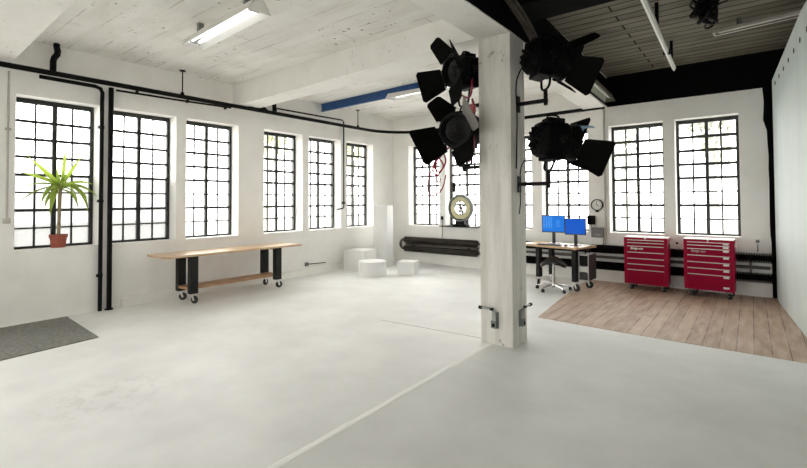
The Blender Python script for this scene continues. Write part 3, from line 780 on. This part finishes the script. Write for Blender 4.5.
# ------------------------------------------------------------------ red tool cabinets
def lettering(txt, size, parent, loc, m, name='badge'):
    cu = bpy.data.curves.new(name, 'FONT'); cu.body = txt; cu.size = size; cu.shear = .25; cu.extrude = .0015; cu.align_x = 'LEFT'; cu.offset = .0012
    tmp = bpy.data.objects.new('tmp', cu); COL.objects.link(tmp)
    dg = bpy.context.evaluated_depsgraph_get(); me = bpy.data.meshes.new_from_object(tmp.evaluated_get(dg))
    bpy.data.objects.remove(tmp); me.materials.clear(); me.materials.append(M[m])
    for v in me.vertices: v.co = V((v.co.x, -v.co.z, v.co.y))+V(loc)
    o = bpy.data.objects.new(name, me); COL.objects.link(o); o.parent = parent
M['trimstrip'] = mat('aluminium_trim', (.62, .60, .60), .3, .8)
M['sticker'] = mat('pale_sticker', (.75, .70, .70), .5)
M['greytext'] = mat('grey_lettering', (.38, .30, .34), .4)
def cabinet(label, x0, x1, y0, zb, zt, rz, logo_m, stickers):
    w = x1-x0; d = .355
    t = thing('tool_cabinet', label, 'tool cabinet', (x0, y0, .006), rz)
    zb -= .006; zt -= .006
    MB().box((0, 0, zb), (w, d, zt-.012), bevel=.006).build('body', 'red', t)
    MB().box((.0, -.006, zt-.012), (w, d, zt), bevel=.004).build('top_reflection', 'whitemetal', t)  # white slab: light reflected off the red top, put into the colour
    H = zt-zb
    lines = [.055, .115, .185, .315, .445, .565, .685, .965]   # fraction of height from the top
    prev = zt-.06*H
    xl, xr = .055, w-.055
    for k in range(7):
        za, zc = zt-lines[k]*H, zt-lines[k+1]*H+.006
        dr = MB().box((xl, -.016, zc), (xr, .004, za-.004), bevel=.003).build('drawer', 'reddark', t)
        MB().box((xl, -.024, za-.014), (xr, -.0155, za-.003), bevel=.002).build('handle', 'trimstrip', dr)
        if stickers and k != 9:
            zt_ = za-.018; zb_ = max(zc+.004, zt_-.03)
            MB().box((xr-.085, -.018, zb_), (xr-.012, -.0158, zt_)).build('sticker', 'sticker', dr)
    if stickers:
        MB().box((xr-.09, -.018, zt-.94*H), (xr-.012, -.0158, zt-.905*H)).build('sticker', 'sticker', t)
    MB().lathe([(0, 0), (.012, 0), (.012, .012), (0, .012)], axes((w/2, 0, zt-.03*H), (0, -1, 0)), 14).build('lock', 'chrome', t)
    lettering('Snap-on', .062, t, (xl+.05, -.0185, zt-.262*H), logo_m)
    for (x, y) in ((.09, .05), (w-.09, .05), (.09, d-.05), (w-.09, d-.05)):
        n0 = len(bpy.data.objects); caster(t, x, y, zb, .042, .6 if y > .2 else -.9, 'steel')
    # side handle
    MB().tube([(w, .12, zt-.10), (w+.035, .12, zt-.10), (w+.035, d-.10, zt-.10), (w, d-.10, zt-.10)], .009, 8).build('side_handle', 'chrome', t)
    return t
cabinet('red wheeled tool cabinet with bright lettering, nearer the desk', 5.828, 6.512, 8.80, .105, .94, R(1.0), 'whitemetal', False)
cabinet('red wheeled tool cabinet with pale stickers down its right side', 6.742, 7.425, 8.80, .12, .952, R(-2), 'greytext', True)
t = thing('spray_bottle', 'small pale bottle with dark cap standing behind the red cabinets', 'bottle', (6.60, YB-.10, .7205))
MB().lathe([(0, 0), (.028, 0), (.03, .01), (.03, .07), (.012, .085), (0, .085)], None, 16).build('bottle_body', 'paper', t, smooth=True)
MB().lathe([(0, .083), (.016, .083), (.016, .125), (0, .125)], None, 12).build('cap', 'metal_black', t)

# ------------------------------------------------------------------ back wall fittings
t = thing('wall_clock', 'round black-rimmed wall clock between two back windows', 'clock', (5.24, YB, 1.50))
mm = axes((0, 0, 0), (0, -1, 0))
MB().lathe([(0, 0), (.115, 0), (.115, .03), (.108, .038), (.098, .038), (.096, .02), (0, .02)], mm, 36).build('case', 'metal_black', t, smooth=True)
MB().lathe([(0, .020), (.096, .020), (.096, .024), (0, .024)], mm, 32).build('dial', 'paper', t)
m = MB(); m.box((-.004, 0, .025), (.004, .06, .028), mm @ Matrix.Rotation(.2, 4, 'Z')); m.box((-.005, 0, .025), (.005, .045, .028), mm @ Matrix.Rotation(-2.2, 4, 'Z')); m.build('hand', 'metal_black', t)
m = MB()
for k in range(12): m.box((-.003, .068, .0242), (.003, .082, .0252), mm @ Matrix.Rotation(k*pi/6, 4, 'Z'))
m.build('hour_mark', 'metal_black', t)
MB().box((-.03, -.02, -.14), (.03, 0, -.10)).build('mount', 'metal_black', t)
t = thing('wall_telephone', 'black wall telephone with a hanging cord below the clock', 'telephone', (5.13, YB, 1.20))
MB().box((-.075, -.06, -.09), (.075, 0, .09), bevel=.012).build('case', 'metal_black', t)
MB().box((-.055, -.085, -.085), (-.015, -.058, .085), bevel=.01).build('handset', 'metal_black', t)
MB().tube([(.0, -.03, -.085), (.02, -.03, -.25), (.03, -.025, -.45), (.0, -.02, -.52)], .006, 6, smooth=True).build('cord', 'metal_black', t)
t = thing('wall_cabinet', 'grey-topped pale box on the back wall under the telephone', 'box', (5.245, YB, .855))
MB().box((-.105, -.07, -.20), (.105, 0, 0.005), bevel=.004).build('lower_box', 'paper', t)
MB().box((-.11, -.08, .005), (.11, 0, .20), bevel=.006).build('lid', 'greybox', t)
MB().box((-.05, -.083, .05), (.07, -.0795, .075)).build('label_strip', 'steel', t)
t = thing('wall_socket', 'pale wall socket with a cable at the right end of the back wall', 'socket', (7.725, YB, .91))
MB().box((-.05, -.045, -.05), (.05, 0, .05), bevel=.008).build('box', 'wallb', t)
MB().lathe([(.0, 0), (.028, 0), (.028, .004), (0, .004)], axes((0, -.045, 0), (0, -1, 0)), 16).build('cover', 'greybox', t)
MB().tube([(0, -.015, -.05), (0, -.014, -.17)], .008, 8).build('cable', 'greybox', t)
m = MB(); m.box((-.02, -.025, -.055), (.0, .055, .055))
t = thing('floor_socket', 'small dark grey socket low on the left wall beyond the workbench', 'socket', (.0, 6.36, .235))
MB().box((0, -.04, -.04), (.04, .04, .04), bevel=.008).build('box', 'greybox', t)
MB().tube([(.018, 0, .0), (.018, .55, -.02)], .010, 8).build('cable', 'pipegrey', t)

t = thing('wall_socket', 'small dark socket low on the back wall behind the desk, next to the pillar', 'socket', (3.83, YB, .33))
MB().box((-.045, -.04, -.045), (.045, 0, .045), bevel=.008).build('box', 'greybox', t)
MB().lathe([(.0, 0), (.026, 0), (.026, .005), (0, .005)], axes((0, -.04, 0), (0, -1, 0)), 16).build('cover', 'metal_black', t)
t = thing('wall_switch', 'small dark wall switch between the two back windows left of the dial scale', 'switch', (1.585, YB, 1.17))
MB().box((-.03, -.035, -.045), (.03, 0, .045), bevel=.008).build('box', 'metal_black', t)
MB().tube([(0, -.012, -.045), (0, -.012, -.50)], .010, 8).build('conduit', 'dusty', t)

# ------------------------------------------------------------------ grey doormat
tag(MB().prism([(.10, .55, 0), (1.68, .55, 0), (1.535, 1.965, 0), (.09, 2.04, 0)], (0, 0, .012)).build('floor_mat', 'mat'), 'flat dark grey mat on the floor at the left edge', 'mat')

# ------------------------------------------------------------------ yucca on the sill
t = thing('potted_yucca', 'potted yucca with spiky green leaves on the nearest windowsill', 'plant', (-.115, 1.985, ZS))
MB().lathe([(0, 0), (.082, 0), (.098, .135), (.108, .137), (.110, .185), (.098, .185), (.094, .16), (0, .16)], None, 28).build('pot', 'terracotta', t, smooth=True)
MB().lathe([(0, .165), (.094, .165)], None, 20).build('soil', 'soil', t)
MB().tube([(.0, 0, .15), (.008, .004, .40), (-.006, .01, .6), (.0, .012, .75), (0, .02, .91)], [.021, .024], 10, smooth=True).build('trunk', 'trunk', t, smooth=True)
lf = MB(); rg = random.Random(11)
def leaf(base, az, el, ln, w, droop, lat=1.0):
    n = 9; pts = []; tw = rg.choice((-1, 1))*rg.uniform(.35, .9)
    d = V((cos(az)*cos(el), sin(az)*cos(el), sin(el))); p = V(base)
    st = ln/n; lft, rgt = [], []
    for i in range(n+1):
        f = i/n; hw = w*1.1*(.45+1.0*f*(1-f)*2.2)*(1-f**3)+.0015
        side = (d.cross(V((1, 0, 0))) if el > .7 else d.cross(V((0, 0, 1)))); side = (side.normalized() if side.length > .05 else V((-sin(az), cos(az), 0))); side = Matrix.Rotation(tw if el <= .7 else tw*.3, 3, d) @ side
        nrm = side.cross(d)
        lft.append((p-side*hw+nrm*hw*.35, p+side*hw+nrm*hw*.35, p.copy()))
        p = p+d*st; d = (d+V((0, 0, -droop*st))).normalized()
    vs = [[lf.bm.verts.new(q) for q in tr] for tr in lft]
    for a, b in zip(vs, vs[1:]):
        lf.bm.faces.new((a[0], a[2], b[2], b[0])); lf.bm.faces.new((a[2], a[1], b[1], b[2]))
cb = V((0, .018, .90))
Yp, Ym, Xp = pi/2, -pi/2, 0.   # +y is right in the picture
spec = [ # az, el, len, width, droop
 (Yp, R(86), .56, .026, 0), (Yp+.2, R(60), .50, .026, .1), (Ym, R(48), .52, .030, .1), (Ym+.3, R(22), .60, .026, .3), (Ym-.1, R(30), .52, .024, .4),
 (Ym+.4, R(8), .56, .024, .7), (Yp-.3, R(25), .46, .024, 1.8), (Yp-.1, R(12), .58, .026, 2.2), (Yp, R(5), .48, .022, 3.2), (Ym, R(-5), .55, .022, 1.5),
 (Ym+.6, R(10), .46, .026, 4.5), (Xp+.3, R(20), .62, .034, 4.5), (Yp-.6, R(15), .66, .034, 5.0), (Ym+.9, R(-5), .56, .032, 5.5), (Xp, R(45), .34, .026, 4.0),
 (Xp+.6, R(5), .58, .032, 6), (pi, R(60), .14, .02, 2), (pi+.5, R(80), .3, .022, .2), (pi-.7, R(80), .32, .02, .2), (Yp+.1, R(33), .42, .02, .7), (Ym+.15, R(-20), .36, .026, 6), (Yp-.2, R(-15), .40, .028, 6)]
for k, (a, el, ln, w, dr) in enumerate(spec): leaf(cb+V((cos(a)*.015, sin(a)*.015, -.004*k)), a, el, ln*(1 if el > .7 else .84 if sin(a) > .3 else .92), w, dr*1.25)
lf.build('foliage', 'leaf', t, smooth=True)

# ------------------------------------------------------------------ clamps at the foot of the pillar
def socket_clamp(label, loc, rz):
    t = thing('pillar_clamp', label, 'clamp', loc, rz)
    MB().box((-.04, -.012, -.09), (.04, 0, .09), bevel=.003).build('back_plate', 'zinc', t)
    MB().box((-.034, -.05, -.085), (.030, -.012, .0), bevel=.005).build('switch_box', 'zinc', t)
    MB().box((-.02, -.056, -.068), (.012, -.049, -.03), bevel=.003).build('socket', 'metal_black', t)
    MB().box((-.022, -.045, .0), (.022, -.012, .085), bevel=.003).build('hinge_plate', 'steel', t)
    MB().tube([(.02, -.045, .10), (-.03, -.05, .13), (-.15, -.055, .128)], .014, 10).build('arm', 'steel', t)
    MB().lathe([(0, -.02), (.019, -.02), (.019, .02), (0, .02)], axes((-.155, -.055, .128), (1, 0, 0)), 14).build('end_knob', 'metal_black', t)
    MB().lathe([(0, -.02), (.016, -.02), (.016, .02), (0, .02)], axes((-.02, -.05, .125), (1, 0, 0)), 12).build('pivot', 'metal_black', t)
    return t
socket_clamp('grey metal switch clamp on the front of the pillar foot', (5.395, 4.55, .275), 0)
t2 = socket_clamp('grey metal switch clamp on the right side of the pillar foot', (5.60, 4.74, .29), R(90))
for c in t2.children:
    for v in c.data.vertices: v.co.x = -v.co.x
    c.data.flip_normals()

# ------------------------------------------------------------------ studio lamps
def studio_lamp(label, pivot, arm_base, axis, body_r, flaps, ring_roll, gel=None, lens_c=None, lit=None, box=True, cable=None, big=1.0):
    """lens centre lens_c, beam along axis; parts in world axes about the wall plate"""
    base = V(arm_base)
    t = thing('studio_lamp', label, 'studio lamp', base)
    ax_ = V(axis).normalized(); lc = V(lens_c)-base; pv = V(pivot)-base
    q = axes(lc, ax_)                      # local z = beam, local y = up, local x = horizontal
    r = body_r
    # wall plate, arm, post
    s = 1 if pv.x > 0 else -1
    MB().box((0 if s > 0 else -.016, -.035, -.09), (.016 if s > 0 else 0, .035, .09)).build('wall_plate', 'metal_black', t)
    MB().box((min(0, pv.x+s*.02), -.02, -.02), (max(0, pv.x+s*.02), .02, .02)).build('arm', 'metal_black', t)
    post_top = pv.z
    MB().tube([(pv.x, pv.y, -.05), (pv.x, pv.y, post_top)], .022, 12).build('post', 'metal_black', t)
    # housing: rounded-box with ribs
    hb = MB(); L0 = .36*big
    def rr_(w, h, z, n=24, pw=3.2):
        ring = []
        for k in range(n):
            a = 2*pi*k/n; c, s_ = cos(a), sin(a)
            f = (abs(c)**pw+abs(s_)**pw)**(-1/pw); ring.append(hb.bm.verts.new(q @ V((w*c*f, h*s_*f, z))))
        return ring
    prof = [(r*.95, r*.98, -.05), (r*1.02, r*1.1, -.07)]
    z = -.07
    while z > -L0:
        prof += [(r*1.02, r*1.1, z), (r*1.02, r*1.1, z-.022), (r*.96, r*1.04, z-.024), (r*.96, r*1.04, z-.034)]; z -= .036
    prof += [(r*1.0, r*1.08, -L0), (r*.85, r*.95, -L0-.05), (r*.6, r*.7, -L0-.06)]
    rings = [rr_(*p) for p in prof]
    for a, b in zip(rings, rings[1:]):
        for k in range(24): hb.bm.faces.new((a[k], a[(k+1) % 24], b[(k+1) % 24], b[k]))
    hb.bm.faces.new(rings[0]); hb.bm.faces.new(rings[-1][::-1])
    hb.build('housing', 'lamp_black', t)
    # box on top and side controls
    MB().box((-r*.55, r*1.02, -L0*.9), (r*.55, r*1.32, -.10), q, bevel=.012).build('top_box', 'lamp_black', t)
    MB().box((-r*.8, -r*1.25, -L0*.85), (r*.8, -r*.95, -.12), q, bevel=.012).build('ballast_box', 'lamp_black', t)
    MB().tube([(0, r*1.3, -L0*.85), (0, r*1.5, -L0*.8), (0, r*1.55, -L0*.6), (0, r*1.5, -.14), (0, r*1.3, -.12)], .011, 8, mx=q, smooth=True).build('handle', 'metal_black', t)
    # back vent
    vb_ = MB(); vb_.lathe([(0, -L0-.085), (r*.55, -L0-.08), (r*.82, -L0-.06), (r*.86, -L0-.04), (0, -L0-.04)], q, 28)
    for k in range(10): vb_.box((r*.22, -.012, -L0-.098), (r*.74, .012, -L0-.07), q @ Matrix.Rotation(k*pi/5, 4, 'Z'))
    vb_.lathe([(0, -L0-.10), (r*.2, -L0-.10), (r*.2, -L0-.06), (0, -L0-.06)], q, 16); vb_.build('vent_cover', 'lamp_black', t, smooth=True)
    # lens barrel, lens
    MB().lathe([(r*.93, -.06), (r*1.0, -.055), (r*1.0, .03), (r*.86, .03), (r*.85, .0), (r*.85, -.03), (r*.93, -.06)], q, 36).build('lens_barrel', 'lamp_black', t, smooth=True)
    pl = [(0, .012)]
    for k in range(1, 7): rr = r*.84*k/6; pl += [(rr-.008, .010-.004*k/6), (rr, .000)]
    MB().lathe(pl, q, 36).build('lens', 'lens', t)
    # yoke
    yk = MB(); side = q.to_3x3() @ V((1, 0, 0)); cb_ = lc-ax_*L0*.5
    a1, a2 = cb_+side*r*1.15, cb_-side*r*1.15
    low = V((pv.x, pv.y, post_top))
    yk.tube([a1-side*.03, a1, a1+(low-a1)*.45+side*.01, low+side*r*.55+V((0, 0, .035)), low+V((0, 0, .0)), low-side*r*.55+V((0, 0, .035)), a2+(low-a2)*.45-side*.01, a2, a2+side*.03], .013, 8, smooth=True)
    for a_, sg in ((a1, 1), (a2, -1)): yk.lathe([(0, -.02), (.04, -.02), (.04, .015), (.02, .02), (0, .02)], axes(a_, side*sg), 14)
    yk.build('yoke', 'metal_black', t)
    # barn door ring and flaps
    rg_ = MB(); R0 = r*1.16
    rg_.lathe([(r*1.0, .03), (R0, .03), (R0, .055), (r*1.0, .055), (r*1.0, .03)], q, 36)
    for k in range(4): rg_.box((r*.95, -.02, .0), (R0, .02, .05), q @ Matrix.Rotation(R(ring_roll)+k*pi/2, 4, 'Z'))
    rg_.build('barn_door_ring', 'metal_black', t)
    for (ang, hw, ow, ln, op, mt) in flaps:
        qq = q @ Matrix.Rotation(R(ring_roll+ang), 4, 'Z') @ T(R0-.005, 0, .05) @ Matrix.Rotation(-R(op), 4, 'Y')
        # flap plane: local x outward (opened by op from flat towards the beam axis)
        f = MB(); c_ = .05
        poly = [(0, -hw, 0), (ln*.9, -ow, 0), (ln, -ow+c_*.6, 0), (ln, ow-c_*.6, 0), (ln*.9, ow, 0), (0, hw, 0)]
        f.prism(poly, (0, 0, .006), qq)
        for yy in (-hw*.6, hw*.6): f.tube([(-.01, yy-.03, .003), (-.01, yy+.03, .003)], .009, 8, mx=qq)
        f.build('barn_door', mt, t)
    if gel:
        f = MB()
        a0, a1_ = gel
        n = 10
        for i in range(n):
            A0, A1 = R(a0+(a1_-a0)*i/n), R(a0+(a1_-a0)*(i+1)/n)
            for rad in (r*1.06,):
                f.quad([q @ V((cos(A0)*rad, sin(A0)*rad, .05)), q @ V((cos(A1)*rad, sin(A1)*rad, .05)), q @ V((cos(A1)*rad*1.1, sin(A1)*rad*1.1, .22)), q @ V((cos(A0)*rad*1.1, sin(A0)*rad*1.1, .22))])
        f.build('blue_gel', 'gel', t)
    if cable:
        for c_ in cable:
            MB().tube([V(p)-base for p in c_[1]], c_[2], 6, smooth=True).build(c_[3], c_[0], t)
    return t
M['gel'] = leaf_mat('blue_gel', (.25, .42, .75), .6)

FL = 'flap'
# left pair, mounted on the hidden side of the pillar, beams towards the camera side
studio_lamp('upper black studio lamp with barn doors on the left of the pillar', (4.90, 4.74, 2.76), (5.21, 4.74, 2.74), (-.36, -.93, -.06), .158,
            [(180, .14, .21, .30, 44, FL), (90, .14, .10, .25, 32, FL), (270, .14, .10, .25, 14, FL), (0, .14, .17, .26, 53, FL)], 20, big=.8, lens_c=(4.975, 4.42, 3.10),
            cable=[('redcable', [(5.02, 4.62, 3.1), (5.13, 4.52, 3.06), (5.15, 4.5, 2.88), (5.08, 4.55, 2.80), (4.95, 4.6, 2.86)], .011, 'red_cable'),
                   ('redcable', [(5.12, 4.56, 2.78), (5.16, 4.53, 2.66), (5.14, 4.55, 2.50)], .014, 'red_cable'),
                   ('pink', [(5.14, 4.53, 2.70), (5.14, 4.53, 2.62)], .04, 'plug')])
studio_lamp('lower black studio lamp with barn doors and red cable on the left of the pillar', (4.90, 4.74, 2.02), (5.21, 4.74, 2.0), (.06, -.99, -.08), .175,
            [(180, .17, .23, .32, 46, FL), (90, .15, .10, .25, 42, FL), (270, .16, .11, .26, 28, FL), (0, .14, .19, .26, 50, 'flap_lit')], 27, big=.85, lens_c=(5.00, 4.40, 2.41),
            cable=[('redcable', [(4.86, 4.5, 2.25), (4.74, 4.45, 2.12), (4.66, 4.42, 2.0), (4.72, 4.4, 1.9), (4.82, 4.4, 2.0), (4.74, 4.42, 2.1), (4.68, 4.4, 2.02), (4.78, 4.38, 1.94), (4.84, 4.42, 2.06), (4.78, 4.44, 2.2)], .010, 'red_cable'),
                   ('redcable', [(4.72, 4.42, 2.05), (4.62, 4.4, 1.9), (4.60, 4.4, 1.72), (4.68, 4.4, 1.66), (4.80, 4.4, 1.74), (4.84, 4.42, 1.9)], .008, 'red_cable'),
                   ('redcable', [(4.70, 4.42, 2.3), (4.70, 4.41, 2.05), (4.74, 4.4, 1.82), (4.78, 4.4, 1.86)], .008, 'red_cable'),
                   ('redcable', [(5.12, 4.55, 2.45), (5.17, 4.5, 2.3), (5.16, 4.5, 2.15), (5.08, 4.55, 2.05)], .010, 'red_cable'),
                   ('metal_black', [(4.90, 4.5, 2.02), (4.90, 4.5, 1.86), (4.90, 4.5, 1.80)], .004, 'cord'),
                   ('metal_black', [(4.90, 4.5, 1.81), (4.90, 4.5, 1.70)], .022, 'switch')])
# right pair, beams towards the boarded corner
studio_lamp('upper black studio lamp under the dark ceiling on the right of the pillar', (5.92, 4.74, 2.80), (5.60, 4.74, 2.68), (.70, .70, -.20), .175,
            [(180, .14, .205, .29, 58, FL), (90, .14, .10, .28, 52, FL), (270, .13, .10, .24, 75, FL), (0, .14, .20, .30, 66, FL)], 33, big=.86, lens_c=(6.04, 4.85, 3.10),
            cable=[('metal_black', [(5.75, 4.6, 3.1), (5.64, 4.62, 2.9), (5.63, 4.65, 2.5), (5.61, 4.66, 1.95)], .008, 'cord')])
studio_lamp('lower black studio lamp with blue gel on the right of the pillar', (5.94, 4.74, 1.92), (5.60, 4.74, 1.78), (.70, .70, -.10), .175,
            [(180, .14, .205, .29, 58, FL), (270, .13, .10, .24, 75, FL), (0, .14, .20, .30, 66, FL)], 33, big=.86, lens_c=(6.12, 4.855, 2.22), gel=(50, 128),
            cable=[('metal_black', [(5.80, 4.6, 2.1), (5.68, 4.62, 1.95), (5.66, 4.65, 1.6), (5.62, 4.70, 1.45)], .006, 'cord')])

# ------------------------------------------------------------------ light
w = bpy.data.worlds.new('overcast'); S.world = w; w.use_nodes = True
bg = w.node_tree.nodes['Background']; bg.inputs[0].default_value = (1.0, .985, .96, 1); bg.inputs[1].default_value = 6.0
S.view_settings.view_transform = 'Standard'; S.view_settings.look = 'None'; S.view_settings.gamma = 1
S.view_settings.use_curve_mapping = False; S.view_settings.exposure = 1.12
try:
    S.cycles.max_bounces = 14; S.cycles.diffuse_bounces = 8; S.cycles.transparent_max_bounces = 16
    S.cycles.sample_clamp_indirect = 12; S.cycles.use_denoising = True; S.cycles.caustics_reflective = False; S.cycles.caustics_refractive = False
except Exception: pass
